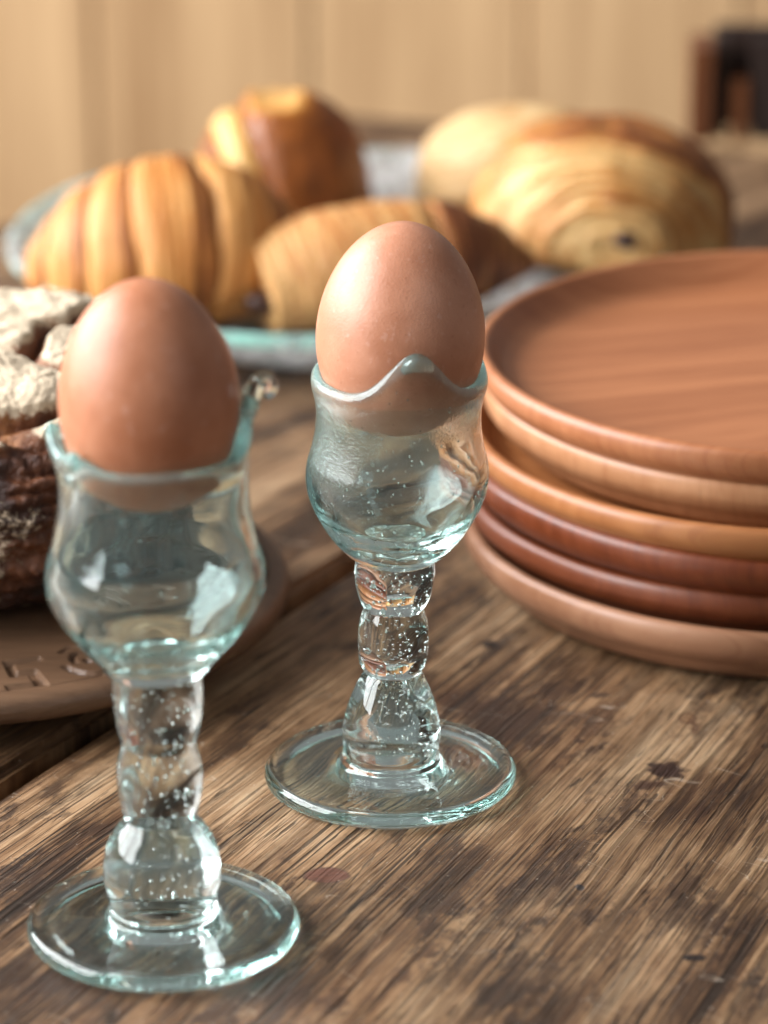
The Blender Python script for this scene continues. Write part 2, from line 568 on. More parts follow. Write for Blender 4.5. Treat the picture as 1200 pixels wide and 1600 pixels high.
def board(name, poly, thick=0.032, bev=0.0025):
    bm = bmesh.new()
    vs_ = [bm.verts.new((px, py, 0)) for px, py in poly]
    f = bm.faces.new(vs_)
    if f.normal.z < 0:
        f.normal_flip()
    ex = bmesh.ops.extrude_face_region(bm, geom=[f])
    for v in ex['geom']:
        if isinstance(v, bmesh.types.BMVert):
            v.co.z -= thick
    bm.normal_update()
    bmesh.ops.recalc_face_normals(bm, faces=bm.faces[:])
    top = [e for e in bm.edges if all(abs(v.co.z) < 1e-6 for v in e.verts)]
    bmesh.ops.bevel(bm, geom=top, offset=bev, segments=3, affect='EDGES')
    me = bpy.data.meshes.new(name)
    bm.to_mesh(me)
    bm.free()
    return link(name, me, mt, table, smooth=False)


t1 = np.array(to_local(-0.0168, 1.5798))
t2 = np.array(to_local(0.1615, 1.5151))
t0 = np.array(to_local(-0.1375, 1.4249))
ed = (t2 - t1)
le = (t0 - t1)


def end_at(yl):
    return tuple(t1 + ed * ((yl - t1[1]) / ed[1]))


GAP = 0.0036
lft = tuple(t1 + le * 4.6)
bb = board('board', [(-0.42, GAP), end_at(GAP), tuple(t1), lft], bev=0.0025)
bb.color = (0.84, 0.80, 0.77, 1)
board('board', [(-0.42, -GAP), (-0.42, -0.62), end_at(-0.62), end_at(-GAP)], bev=0.0025)
gap_blocker = link('gap_blocker', box_mesh('gap_blocker', 1.0, 0.06, 0.03, origin=(0.15, 0.0, -0.049)), mat_plain('gap_blocker_dark', (0.03, 0.018, 0.010), 0.8), table, smooth=False)  # unseen dark strip added below the joint to keep its gap black

# ------------------------------------------------------------------ glass egg cups
TINT = (0.938, 0.984, 0.978)
mg_plain = mat_glass('aqua_glass', TINT, milk=0.010)
mg_clear = mat_glass('aqua_glass_seed', TINT)
mg_tip = mat_glass('aqua_glass_tip', (0.90, 0.975, 0.965), milk=0.11, milk_col=(0.60, 0.90, 0.86))
mg_bowl = mat_glass('aqua_glass_bowl', TINT, milk=0.020, milk_col=(0.70, 0.93, 0.90), lip=True)
mg_frost = mat_glass('aqua_glass_rippled', TINT, frost=True, milk=0.020, milk_col=(0.70, 0.93, 0.90), lip=True)
MM = 0.001


def lerp_prof(prof, z):
    return np.interp(z, [p[1] for p in prof], [p[0] for p in prof])


def egg_cup(name, loc, label, spec, lean=(0, 0), frost=False, nb=420, seed=1):
    root = empty(name, loc)
    tag(root, label, 'egg cup', 'aqua glass egg cups')
    rs = np.random.default_rng(seed)
    zs = spec['shoulder'] * MM
    zr = spec['rim'] * MM
    peaks = spec['peaks']

    def warp(v):
        v = v.copy()
        th = np.arctan2(v[:, 1], v[:, 0])
        r = np.hypot(v[:, 0], v[:, 1])
        z = v[:, 2]
        h = np.zeros(len(v)); fl = np.zeros(len(v))
        for (ang, hh, w, ff) in peaks:
            d = np.abs((th - R(ang) + math.pi) % (2 * math.pi) - math.pi)
            g = np.exp(-(d / R(w)) ** 2)
            h += hh * MM * g
            fl += ff * MM * g
        up = np.clip((z - zs) / (zr - zs), 0, 1.1)
        z2 = z + h * up ** 1.4
        r2 = r + fl * up ** 2.2
        # hand-made unevenness
        wob = 1 + 0.005 * np.sin(2 * th + seed + z * 30) + 0.003 * np.sin(3 * th + z * 60 + seed * 2)
        wob = np.where(z < 0.0062, 1 + 0.006 * np.sin(2 * th + seed), wob)
        r2 = r2 * wob
        z2 = z2 + np.where(z > 0.06, 0.0004 * np.sin(th * 2 + seed), 0)
        v[:, 0] = r2 * np.cos(th) + lean[0] * z2
        v[:, 1] = r2 * np.sin(th) + lean[1] * z2
        v[:, 2] = z2
        return v

    def part(nm, pts, mat, per=7, n=112, rip=0.0):
        pr = catmull(np.array(pts, float) * MM, per)
        pr[:, 0] = np.maximum(pr[:, 0], 0)
        vv, ff = lathe_grid(pr, n, warp)
        if rip:
            rr = np.hypot(vv[:, 0], vv[:, 1])
            top = (vv[:, 2] > 0.003) & (rr < 0.029) & (rr > 0.0135)
            vv[:, 2] += np.where(top, rip * (np.sin(rr * 2600) * 0.5 + np.sin(rr * 1100 + 4 * np.arctan2(vv[:, 1], vv[:, 0])) * 0.7), 0)
        me = mesh(nm, vv, ff)
        if nm == 'bowl':
            lip = []
            for r_, z_ in pr:
                lip += [smooth(zr - 0.0014, zr + 0.0006, z_)] * (1 if r_ < 1e-6 else n)
            attr_set(me, 'lip', lip)
        return link(nm, me, mat, root)

    part('foot', spec['foot'], mg_clear, rip=0.00003)
    for kn in spec['knops']:
        part('knop', kn, mg_plain)
    part('bowl', spec['outer'] + spec['inner'], mg_frost if frost else mg_bowl, n=160)
    for ang, kind in spec.get('tips', []):
        # the drawn-out, folded-over tip of a rim petal
        ca, sa = math.cos(R(ang)), math.sin(R(ang))
        e = warp(np.array([[20.2 * MM * ca, 20.2 * MM * sa, zr]]))[0]
        rad_, tan_, up_ = np.array([ca, sa, 0]), np.array([-sa, ca, 0]), np.array([0, 0, 1.0])
        if kind == 'curl':
            path = [(0.0, 0, -2.5), (0.6, 0, 0.6), (1.5, 0.2, 3.2), (2.9, 0.4, 5.0), (4.6, 0.5, 5.3), (5.4, 0.3, 3.8), (4.7, 0.0, 2.4), (3.6, -0.2, 2.0)]
            rads = [1.9, 2.1, 2.0, 1.75, 1.6, 1.5, 1.35, 0.7]
        elif kind == 'nub':
            path = [(0.6, -3.6, -1.6), (1.0, -1.8, 0.0), (1.2, 0.0, 0.6), (1.0, 1.9, 0.0), (0.6, 3.6, -1.6)]
            rads = [0.8, 1.9, 2.3, 1.9, 0.8]
        else:
            path = [(0.0, 0, -1.6), (0.4, 0, 0.2), (1.0, 0, 1.3), (1.6, 0, 1.6)]
            rads = [1.5, 1.7, 1.5, 0.6]
        pp = catmull(np.array(path) * MM, 6)
        rr_ = np.interp(np.linspace(0, 1, len(pp)), np.linspace(0, 1, len(rads)), rads) * MM
        tg = np.gradient(pp, axis=0)
        V, F, m_ = [], [], 20
        for c, q, t in zip(pp, rr_, tg):
            t = t / np.linalg.norm(t)
            a1 = np.cross(t, (0.13, 0.97, 0.2) if kind != 'nub' else (1, 0, 0.2)); a1 /= np.linalg.norm(a1)
            a2 = np.cross(t, a1)
            wd = 1.55 if kind == 'curl' else 1.15
            for k_ in range(m_):
                al = 2 * math.pi * k_ / m_
                l = c + a1 * math.cos(al) * q + a2 * math.sin(al) * q * wd
                V.append(e + rad_ * l[0] + tan_ * l[1] + up_ * l[2])
        for i_ in range(len(pp) - 1):
            for k_ in range(m_):
                j_ = (k_ + 1) % m_
                F.append((i_ * m_ + k_, i_ * m_ + j_, (i_ + 1) * m_ + j_, (i_ + 1) * m_ + k_))
        F.append(tuple(range(m_))[::-1]); F.append(tuple((len(pp) - 1) * m_ + k_ for k_ in range(m_)))
        tm = mesh('rim_tip', V, F)
        b_ = bmesh.new(); b_.from_mesh(tm); bmesh.ops.recalc_face_normals(b_, faces=b_.faces[:]); b_.to_mesh(tm); b_.free()
        link('rim_tip', tm, mg_plain if kind == 'curl' else mg_tip, root)
    # air bubbles caught in the glass: sealed cavities, so their faces look inwards
    bm0 = bmesh.new()
    bmesh.ops.create_icosphere(bm0, subdivisions=1, radius=1.0)
    bv = np.array([v.co[:] for v in bm0.verts])
    bf = [[v.index for v in f.verts][::-1] for f in bm0.faces]
    bm0.free()
    cen = []
    stem = [p for kn in spec['knops'] for p in kn]
    stem = sorted(stem, key=lambda p: p[1])
    zlo, zhi = stem[0][1], stem[-1][1]
    while len(cen) < nb:
        z = rs.uniform(zlo + 0.8, zhi - 0.8)
        rm = lerp_prof(stem, z) - 1.0
        a, q = rs.uniform(0, 2 * math.pi), rm * math.sqrt(rs.uniform(0, 1))
        if math.cos(a) * q < -0.35 * rm and rs.uniform() < 0.8:
            continue
        cen.append((q * math.cos(a) * MM, q * math.sin(a) * MM, z * MM))
    out, inn = spec['outer'], sorted(spec['inner'], key=lambda p: p[1])
    nbw = int(nb * spec.get('wall_bubbles', 0.8))
    while len(cen) < nb + nbw:
        z = rs.uniform(out[0][1] + 2, spec['rim'] - 1.5)
        ro = lerp_prof(sorted(out, key=lambda p: p[1]), z) - 0.45
        ri = lerp_prof(inn, z) + 0.45 if z > inn[0][1] + 0.5 else 0.0
        if ro - ri < 0.2:
            continue
        a = rs.uniform(0, 2 * math.pi)
        q = rs.uniform(ri, ro)
        cen.append((q * math.cos(a) * MM, q * math.sin(a) * MM, z * MM))
    for _ in range(int(nb * 0.15)):
        a, q = rs.uniform(0, 2 * math.pi), 30 * math.sqrt(rs.uniform(0.2, 0.95))
        cen.append((q * math.cos(a) * MM, q * math.sin(a) * MM, rs.uniform(1.8, 3.4) * MM))
    cen = warp(np.array(cen))
    V, F = [], []
    for c in cen:
        rad = rs.uniform(0.13, 0.26) * MM if rs.uniform() < 0.9 else rs.uniform(0.25, 0.40) * MM
        s = np.array([rad, rad, rad * (1.0 if rs.uniform() < 0.85 else 2.2)])
        b = len(V)
        V.extend(bv * s + c)
        F.extend([[i + b for i in f] for f in bf])
    ob = link('air_bubbles', mesh('air_bubbles', V, F), mg_clear, root)
    tag(ob, kind='stuff')
    return root


FOOT = [(0, 0.9), (12, 0.9), (24, 0.7), (29.0, 0.1), (31.2, 0.25), (32.4, 1.3), (32.6, 2.7), (31.9, 4.1), (30.6, 4.75), (29.2, 4.55), (25, 4.15), (19.5, 4.4), (15.5, 5.0), (13.2, 6.0)]
rear_spec = dict(
    foot=FOOT + [(12.5, 7.2), (11.8, 7.6)],
    knops=[[(11.8, 7.6), (12.4, 9.6), (12.75, 12.5), (12.5, 16), (11.8, 19.5), (10.8, 23), (9.2, 27), (8.0, 29.6), (7.2, 30.8)],
           [(7.2, 30.8), (8.45, 33), (9.0, 37), (9.05, 41), (8.65, 45), (7.6, 48.3)],
           [(7.6, 48.3), (8.9, 50.8), (9.9, 54.5), (10.35, 58), (10.1, 60.8), (9.8, 62.2)]],
    outer=[(9.8, 62.2), (10.7, 62.4), (12.6, 63.6), (15.5, 66.6), (18.1, 70.0), (21.2, 75.6), (22.8, 80), (23.3, 84.2), (22.9, 88), (22.0, 91.5), (21.1, 96.5), (20.9, 101.5), (21.5, 105.5), (22.2, 108.2), (22.1, 110.0), (21.2, 111.2), (20.1, 111.3)],
    inner=[(18.9, 110.4), (18.4, 108.6), (18.4, 104.5), (18.6, 97), (19.6, 91.5), (20.6, 87.5), (20.9, 83.8), (19.9, 79.5), (17.5, 75.0), (14.2, 71.4), (10.8, 69.0), (7.2, 67.5), (3.5, 66.9), (0, 66.8)],
    shoulder=97.0, rim=110.0, tips=[(-79, 'nub')], peaks=[(-80, 11.0, 25, 0.4), (42, 4.5, 26, 1.0), (160, 1.0, 20, 0.3)])
front_spec = dict(
    foot=FOOT + [(12.9, 7.4), (12.4, 7.9)],
    knops=[[(12.4, 7.9), (13.2, 10.0), (13.9, 14), (13.95, 18.5), (13.1, 23), (11.3, 26.6), (9.3, 29.4), (8.5, 30.6)],
           [(8.5, 30.6), (9.3, 33.6), (10.05, 38.5), (10.1, 43), (9.4, 47), (8.6, 49.6)],
           [(8.6, 49.6), (9.6, 53), (10.3, 58), (10.5, 63), (10.35, 66), (10.2, 67.6)]],
    outer=[(10.2, 67.6), (11.2, 67.9), (13.4, 71.0), (18.6, 77.0), (23.5, 84.4), (25.0, 88), (25.4, 92), (24.8, 96), (23.5, 100), (22.0, 107), (21.2, 113), (21.2, 117), (21.8, 120.0), (21.7, 121.9), (20.8, 123.0), (19.7, 123.0)],
    inner=[(18.6, 122.0), (18.2, 120), (18.3, 115), (19.4, 107), (20.9, 101), (22.4, 96), (22.9, 91.8), (22.0, 87.6), (19.8, 83.4), (15.8, 78.8), (11.6, 75.2), (8.0, 73.2), (4, 72.4), (0, 72.3)],
    shoulder=104.0, rim=122.0, tips=[(6, 'curl'), (172, 'bead'), (-138, 'bead')], peaks=[(6, 11.0, 17, 1.6), (172, 3.5, 18, 2.6), (-138, 3.0, 15, 1.8), (80, 2.0, 25, 1.0)], wall_bubbles=0.35)
egg_cup('egg_cup', (0.0016, 0.8833, 0.0003), 'aqua glass egg cup with a pointed petal rim facing the camera, beside the plate stack', rear_spec, (0.02, 0.0), True, 620, 1)
egg_cup('egg_cup', (-0.0527, 0.7957, 0.0003), 'aqua glass egg cup nearest the camera with one tall curled rim tip, beside the bread', front_spec, (0.0, 0.0), False, 480, 4)


def egg(name, loc, a, r, tilt, mat, label):
    n, m = 96, 72
    prof = []
    for i in range(m + 1):
        t = math.pi * i / m
        c = -math.cos(t)
        rr = math.sin(t) * r * (1 - 0.085 * c)
        prof.append((rr if 0 < i < m else 0.0, c * a))
    vv, ff = lathe_grid(prof, n)
    o = link(name, mesh(name, vv, ff), mat)
    o.location = loc
    o.rotation_euler = tilt
    tag(o, label, 'egg', 'brown boiled eggs')
    return o


egg('egg', (0.0042, 0.8833, 0.1238), 0.0270, 0.0211, (R(-2), R(2.5), 0), mat_egg('egg_shell_rosy', (0.385, 0.160, 0.088), (0.49, 0.232, 0.142), 0.0), 'rosy brown egg standing in the egg cup beside the wooden plates')
egg('egg', (-0.0532, 0.7952, 0.1364), 0.0268, 0.0205, (R(1), R(-2), 0), mat_egg('egg_shell_brown', (0.36, 0.135, 0.065), (0.46, 0.195, 0.105), 2.0), 'deeper brown egg in the nearest egg cup, in front of the bread')

# ------------------------------------------------------------------ stack of wooden plates
PLATE = [(0, 0.0), (60, 0.0), (80.0, 0.0), (84.0, 0.5), (88.2, 3.0), (91.6, 6.6), (94.8, 9.6), (96.4, 12.6), (96.6, 15.2), (96.0, 17.2), (94.6, 18.2), (93.2, 17.8), (91.8, 16.2), (88.2, 12.2), (84.8, 10.1), (79.0, 9.3), (50, 9.2), (0, 9.2)]
plate_prof = catmull(np.array(PLATE) * MM, 5)
plate_prof[:, 0] = np.maximum(plate_prof[:, 0], 0)
plate_prof[0, 0] = plate_prof[-1, 0] = 0
STACK = [  # from the bottom up: centre x, y, scale, dark, light, grain angle, label
    (0.1205, 1.0325, 1.005, (0.17, 0.070, 0.034), (0.32, 0.160, 0.088), 20, 'pale pinkish wooden plate at the bottom of the stack, on the table'),
    (0.1215, 1.0380, 1.01, (0.065, 0.014, 0.005), (0.17, 0.045, 0.016), 70, 'dark reddish wooden plate set back, second from the bottom of the stack'),
    (0.1215, 1.0355, 1.015, (0.070, 0.014, 0.004), (0.19, 0.046, 0.015), 130, 'dark red-brown glossy wooden plate, third from the bottom of the stack'),
    (0.1222, 1.0365, 1.02, (0.21, 0.070, 0.021), (0.38, 0.155, 0.056), 8, 'honey tan wooden plate, third from the top of the stack'),
    (0.1275, 1.0435, 1.02, (0.25, 0.10, 0.042), (0.43, 0.215, 0.105), 100, 'light tan wooden plate directly under the top one of the stack'),
    (0.1258, 1.0420, 1.022, (0.19, 0.058, 0.021), (0.39, 0.158, 0.069), -14, 'reddish wooden plate on top of the stack with its empty face showing'),
]
for i, (px, py, sc, dk, lt, an, lab) in enumerate(STACK):
    rs = i * 1.7
    def pw(v, rs=rs, sc=sc):
        v = v.copy()
        th = np.arctan2(v[:, 1], v[:, 0])
        k = sc * (1 + 0.0035 * np.sin(2 * th + rs) + 0.0012 * np.sin(5 * th + rs * 3))
        v[:, 0] *= k
        v[:, 1] *= k
        v[:, 2] += np.where(v[:, 2] > 0.012, 0.0004 * np.sin(th * 2 + rs * 2), 0)
        return v
    vv, ff = lathe_grid(plate_prof, 144, pw)
    o = link('wooden_plate', mesh('wooden_plate', vv, ff), mat_plate('plate_wood_%d' % i, dk, lt, an, i * 0.31))
    o.location = (px, py, 0.0003 + i * 0.0099)
    o.rotation_euler = (R([0, 0.3, -0.2, 0.2, 0, 0.15][i]), R([0, -0.3, 0.4, 0.0, 0.2, 0.0][i]), 0)
    tag(o, lab, 'plate', 'stacked wooden plates')

# ------------------------------------------------------------------ carved round board under the bread
mtriv = mat_wood('carved_board_wood', (0.042, 0.022, 0.012), (0.135, 0.075, 0.042), 4.0, 0.40, bumps=0.3)
TC = np.array((-0.1214, 0.9859))
TR = 0.0945


def carve(r, th):
    """depth of the carving: a ring of hooked keys and curls"""
    n = 13
    u = (th / (2 * math.pi) * n) % 1.0
    v = (r - 0.066) / (0.0885 - 0.066)
    if not (0 < v < 1):
        return 0.0
    d = 0.0
    def rect(a0, a1, b0, b1):
        return 1.0 if a0 < u < a1 and b0 < v < b1 else 0.0
    # stepped key
    d = max(rect(0.04, 0.30, 0.82, 0.97), rect(0.23, 0.30, 0.45, 0.97), rect(0.10, 0.30, 0.45, 0.60), rect(0.10, 0.16, 0.20, 0.60), rect(0.10, 0.40, 0.10, 0.22))
    # curl
    cu, cv = 0.70, 0.5
    du, dv = (u - cu) * 2.4, (v - cv)
    rr = math.hypot(du, dv)
    aa = math.atan2(dv, du)
    sp = 0.12 + 0.055 * ((aa + math.pi) / math.pi)
    if abs(rr - sp * 1.9) < 0.045 or rr < 0.07 or (abs(rr - 0.47) < 0.03 and aa > -2.2):
        d = 1.0
    if 0.985 < v < 0.999:
        d = 0.8
    return d


def build_board():
    root = empty('carved_board', (TC[0], TC[1], 0))
    tag(root, 'round carved wooden board on low feet, under the crusty bread', 'board')
    nth, zt, zb = 900, 0.0180, 0.0105
    rads = list(np.linspace(0.060, 0.0890, 76)) + [0.0905, 0.0920, 0.0931, 0.0939, 0.0944, 0.0945, 0.0943, 0.0938, 0.0930]
    zz = [zt] * 76 + [zt - 0.0001, zt - 0.0004, zt - 0.0010, zt - 0.0019, zt - 0.0030, zt - 0.0042, zt - 0.0055, zt - 0.0067, zb]
    V = [(0, 0, zt)]
    for ri, (r, z) in enumerate(zip(rads, zz)):
        for k in range(nth):
            th = k / nth * 2 * math.pi
            dz = carve(r, th + 0.37) * 0.0016 if ri < 76 else 0
            V.append((r * math.cos(th), r * math.sin(th), z - dz))
    V.append((0, 0, zb))
    F = [(0, 1 + k, 1 + (k + 1) % nth) for k in range(nth)]
    for ri in range(len(rads) - 1):
        a, b = 1 + ri * nth, 1 + (ri + 1) * nth
        for k in range(nth):
            j = (k + 1) % nth
            F.append((a + k, b + k, b + j, a + j))
    a = 1 + (len(rads) - 1) * nth
    F += [(len(V) - 1, a + (k + 1) % nth, a + k) for k in range(nth)]
    me = mesh('disc', V, F)
    link('disc', me, mtriv, root)
    fv, ff = lathe_grid([(0, 0.0004), (0.010, 0.0004), (0.0125, 0.002), (0.0125, 0.0104), (0, 0.0104)], 32)
    fm = mesh('foot', fv, ff)
    fm.materials.append(mtriv)
    for k in range(3):
        th = R(90 + 120 * k)
        o = bpy.data.objects.new('foot', fm)
        COL.objects.link(o)
        o.parent = root
        o.location = (0.055 * math.cos(th), 0.055 * math.sin(th), 0)


build_board()

# ------------------------------------------------------------------ loaf of bread
def build_bread():
    c = np.array((-0.1265, 0.998, 0.0184))
    rx, ry, h = 0.081, 0.072, 0.064
    nth, nph = 900, 420
    V, flour, bake = [], [], []
    for i in range(nph + 1):
        ph = -0.5 * math.pi + math.pi * i / nph
        for k in range(nth):
            th = 2 * math.pi * k / nth
            cp = math.cos(ph)
            sp = math.sin(ph)
            # rounded loaf: steep sides, domed top, flat base
            e = abs(cp) ** 0.50
            d = Vector((e * math.cos(th), e * math.sin(th), sp))
            zz = 0.5 + 0.5 * (math.copysign(abs(sp) ** 0.9, sp))
            z = h * zz
            p = Vector((rx * d.x, ry * d.y, z))
            q = p * 1.0
            # folds and tears across the floured top
            wx = Vector((0.010 * mnoise.noise(q * 40), 0.008 * mnoise.noise(q * 40 + Vector((5, 1, 2))), 0.006 * mnoise.noise(q * 44 + Vector((1, 8, 2)))))
            qw = q + wx
            fold = mnoise.noise(Vector((qw.x * 15 + 3.1, qw.y * 42, qw.z * 46)))
            tear = mnoise.noise(Vector((qw.x * 38 + 1.7, qw.y * 26, qw.z * 24 + 4.0)))
            wid = 0.06 + 0.24 * max(0.0, mnoise.noise(q * 30 + Vector((2, 2, 7))) + 0.15)
            crack = max(max(0.0, 1 - abs(fold) / wid) * 0.9, max(0.0, 1 - abs(tear + 0.12) / (wid * 1.1)))
            bulge = min(1.0, abs(fold) * 2.2)
            top = min(1.0, max(0.0, (z / h - 0.50) / 0.12))
            lipn = 0.055 * mnoise.noise(Vector((th * 3.0, 2.0, z * 30))) + 0.03 * mnoise.noise(Vector((th * 11.0, 7.0, z * 60)))
            plate_ = min(1.0, max(0.0, (z / h + lipn - 0.80) / 0.04))
            rough = fbm(q, 60, 5)
            fine = fbm(q, 260, 3)
            side_r = abs(mnoise.noise(Vector((q.x * 70, q.y * 70, q.z * 260)))) + 0.5 * abs(mnoise.noise(q * 210))
            disp = 0.0035 * rough + 0.0012 * fine
            disp += plate_ * (0.0030 + 0.0035 * bulge - 0.0075 * crack ** 1.2)
            disp += (1 - plate_) * (-0.0010 + 0.0034 * side_r)
            n = Vector((d.x / rx, d.y / ry, d.z / (h * 0.5))).normalized()
            if z < 0.004:
                disp *= z / 0.004
            p = p + n * disp
            if p.z < 0.0:
                p.z = 0.0
            V.append(p)
            patch = mnoise.noise(q * 48 + Vector((3, 9, 4)))
            flour.append(plate_ * (0.86 - 1.15 * crack) + (1 - plate_) * (0.16 + 1.0 * max(0, patch) + 0.35 * rough))
            bake.append(0.30 + 0.40 * (1 - plate_) + 0.5 * rough + 0.10 * crack * plate_)
    F = []
    for i in range(nph):
        a, b = i * nth, (i + 1) * nth
        for k in range(nth):
            j = (k + 1) % nth
            F.append((a + k, a + j, b + j, b + k))
    me = mesh('bread_loaf', V, F)
    attr_set(me, 'flour', flour)
    attr_set(me, 'bake', bake)
    o = link('bread_loaf', me, mat_bread())
    o.location = c
    tag(o, 'dark crusty bread loaf with cracked floured top on the carved board', 'bread')


build_bread()

# ------------------------------------------------------------------ glass serving plate
GP = np.array((-0.016, 1.309))
gk = 0.1285
GPROF = [(0, 1.2), (60, 1.2), (84, 0.4), (90, 0.6), (98, 3.6), (110, 10.5), (120, 16.2), (125.5, 18.6), (128, 20.6), (128.3, 22.6), (126.8, 24.2), (124.6, 23.8), (121, 21.0), (110, 15.6), (98, 9.0), (90, 6.4), (80, 5.6), (50, 5.6), (0, 5.6)]
gp = catmull(np.array(GPROF) * MM * np.array((0.958, 1.0)), 5)
gp[:, 0] = np.maximum(gp[:, 0], 0)
gp[0, 0] = gp[-1, 0] = 0


def gwarp(v):
    v = v.copy()
    th = np.arctan2(v[:, 1], v[:, 0])
    r = np.hypot(v[:, 0], v[:, 1])
    k = 1 + (r > 0.08) * (0.006 * np.sin(3 * th + 1) + 0.004 * np.sin(7 * th))
    v[:, 0] *= k
    v[:, 1] *= k
    v[:, 2] += np.where(r > 0.1, 0.0009 * np.sin(5 * th + 2), 0)
    return v


vv, ff = lathe_grid(gp, 160, gwarp)
o = link('glass_plate', mesh('glass_plate', vv, ff), mat_glass('teal_glass', (0.92, 0.982, 0.97), milk=0.50, milk_col=(0.80, 0.79, 0.80), rim_clear=0.1203))  # strong grey milk paints in window light reflected by the plate's side
o.location = (GP[0], GP[1], 0.0003)
tag(o, 'round teal rimmed glass plate holding the pastries', 'plate')

# ------------------------------------------------------------------ pastries
def tube_body(name, spine, radii, nseg, nring, shape, mat, loc, rotz, label, cat, group, flat=0.35):
    """a rolled body about a spine; shape(s, a) gives (radius factor, bake)"""
    sp = catmull(spine, max(2, nseg // (len(spine) - 1)))
    ss = np.linspace(0, 1, len(sp))
    rad = np.interp(ss, np.linspace(0, 1, len(radii)), radii)
    kern = np.ones(25) / 25
    rp = np.pad(rad, 12, mode='edge')
    rad = np.convolve(rp, kern, 'valid')
    tang = np.gradient(sp, axis=0)
    V, B = [], []
    for s, c, r, t in zip(ss, sp, rad, tang):
        t = t / np.linalg.norm(t)
        side_ = np.array([-t[1], t[0], 0]); side_ /= np.linalg.norm(side_)
        up = np.cross(side_, t) * -1
        if up[2] < 0:
            up = -up
        for k in range(nring):
            a = 2 * math.pi * k / nring
            f, b = shape(s, a)
            b += 0.34 * mnoise.noise(Vector((s * 55, a * 0.7, 4.0))) + 0.30 * mnoise.noise(Vector((s * 120, a * 1.1, 9.0)))
            f += 0.014 * mnoise.noise(Vector((s * 90, a * 0.8, 2.0)))
            hgt = math.sin(a)
            vz = hgt * (1.0 if hgt > 0 else (1 - flat))
            p = c + side_ * (math.cos(a) * r * f * 1.05) + up * (vz * r * f)
            p = p + np.array([1, 1, 1]) * 0.0012 * fbm(p + np.array(loc), 70, 3)
            V.append(p)
            B.append(b)
    n = len(sp)
    F = []
    for i in range(n - 1):
        for k in range(nring):
            j = (k + 1) % nring
            F.append((i * nring + k, i * nring + j, (i + 1) * nring + j, (i + 1) * nring + k))
    for i, c in ((0, sp[0]), (n - 1, sp[-1])):
        V.append(c)
        B.append(0.45)
        for k in range(nring):
            j = (k + 1) % nring
            F.append((len(V) - 1, i * nring + j, i * nring + k) if i == 0 else (len(V) - 1, i * nring + k, i * nring + j))
    V = np.array(V)
    V[:, 2] -= V[:, 2].min()
    me = mesh(name, V, F)
    attr_set(me, 'bake', B)
    bm = bmesh.new(); bm.from_mesh(me)
    bmesh.ops.recalc_face_normals(bm, faces=bm.faces[:])
    bm.to_mesh(me); bm.free()
    o = link(name, me, mat)
    o.location = loc
    o.rotation_euler = (0, 0, rotz)
    tag(o, label, cat, group)
    return o


ZP = 0.0062
PG = 'pastries on the glass plate'

# croissant, seen from its side with the horn to the left
CB = [0.0, 0.08, 0.21, 0.34, 0.45, 0.58, 0.74, 0.88, 1.001]


def croissant_shape(s, a):
    sk = s + 0.012 * math.cos(a) + 0.016 * mnoise.noise(Vector((a * 1.6, s * 5, 3.0)))
    sk = min(max(sk, 0.0), 1.0)
    for i in range(len(CB) - 1):
        if CB[i] <= sk <= CB[i + 1]:
            t = (sk - CB[i]) / (CB[i + 1] - CB[i])
            break
    mid = 1 - abs(2 * s - 1)
    rise = (1 - math.exp(-t * 9)) * (1 - 0.55 * t)
    f = 0.93 + 0.13 * rise
    lam = 0.10 * math.sin(t * 46 + 3 * math.sin(a * 2))
    b = 0.36 + (0.40 + 0.22 * mnoise.noise(Vector((a * 2.0, s * 8, 6.0)))) * smooth(0.66, 0.82, t) - 0.16 * math.exp(-((t - 0.22) / 0.16) ** 2)
    return f, b


tube_body('croissant', [(-0.044, 0.010, 0.014), (-0.031, 0.003, 0.013), (-0.010, -0.004, 0.016), (0.014, -0.004, 0.018), (0.032, 0.006, 0.012), (0.042, 0.024, 0.004)],
          [0.0065, 0.0205, 0.0285, 0.0345, 0.0355, 0.0315, 0.021, 0.007], 420, 72, croissant_shape,
          mat_pastry('croissant_crust', (0.52, 0.26, 0.082), (0.44, 0.172, 0.038), (0.25, 0.080, 0.015), 0.55, stretch=(1, 0.3, 0.3)),
          (-0.0800, 1.2640, ZP), R(2), 'golden brown croissant with ridged segments at the left of the glass plate', 'croissant', PG)


def blob(name, rx, ry, h, func, mat, loc, rot, label, cat, nth=160, nph=100, power=0.8, base=0.25):
    V, B = [], []
    for i in range(nph + 1):
        ph = -0.5 * math.pi + math.pi * i / nph
        for k in range(nth):
            th = 2 * math.pi * k / nth
            e = abs(math.cos(ph)) ** power
            sp = math.sin(ph)
            x, y, z = e * math.cos(th), e * math.sin(th), sp
            f, b = func(x, y, z)
            zz = z if z > 0 else z * base
            n = 0.03 * mnoise.noise(Vector((x * 2 + loc[0] * 50, y * 2, z * 2))) + 0.012 * mnoise.noise(Vector((x * 6, y * 6, z * 6 + loc[1] * 30)))
            V.append((x * rx * (f + n), y * ry * (f + n), zz * h * (f + n)))
            B.append(b)
    F = []
    for i in range(nph):
        a, b = i * nth, (i + 1) * nth
        for k in range(nth):
            j = (k + 1) % nth
            F.append((a + k, a + j, b + j, b + k))
    V = np.array(V)
    V[:, 2] -= V[:, 2].min()
    me = mesh(name, V, F)
    attr_set(me, 'bake', B)
    o = link(name, me, mat)
    o.location = loc
    o.rotation_euler = rot
    tag(o, label, cat, PG)
    return o


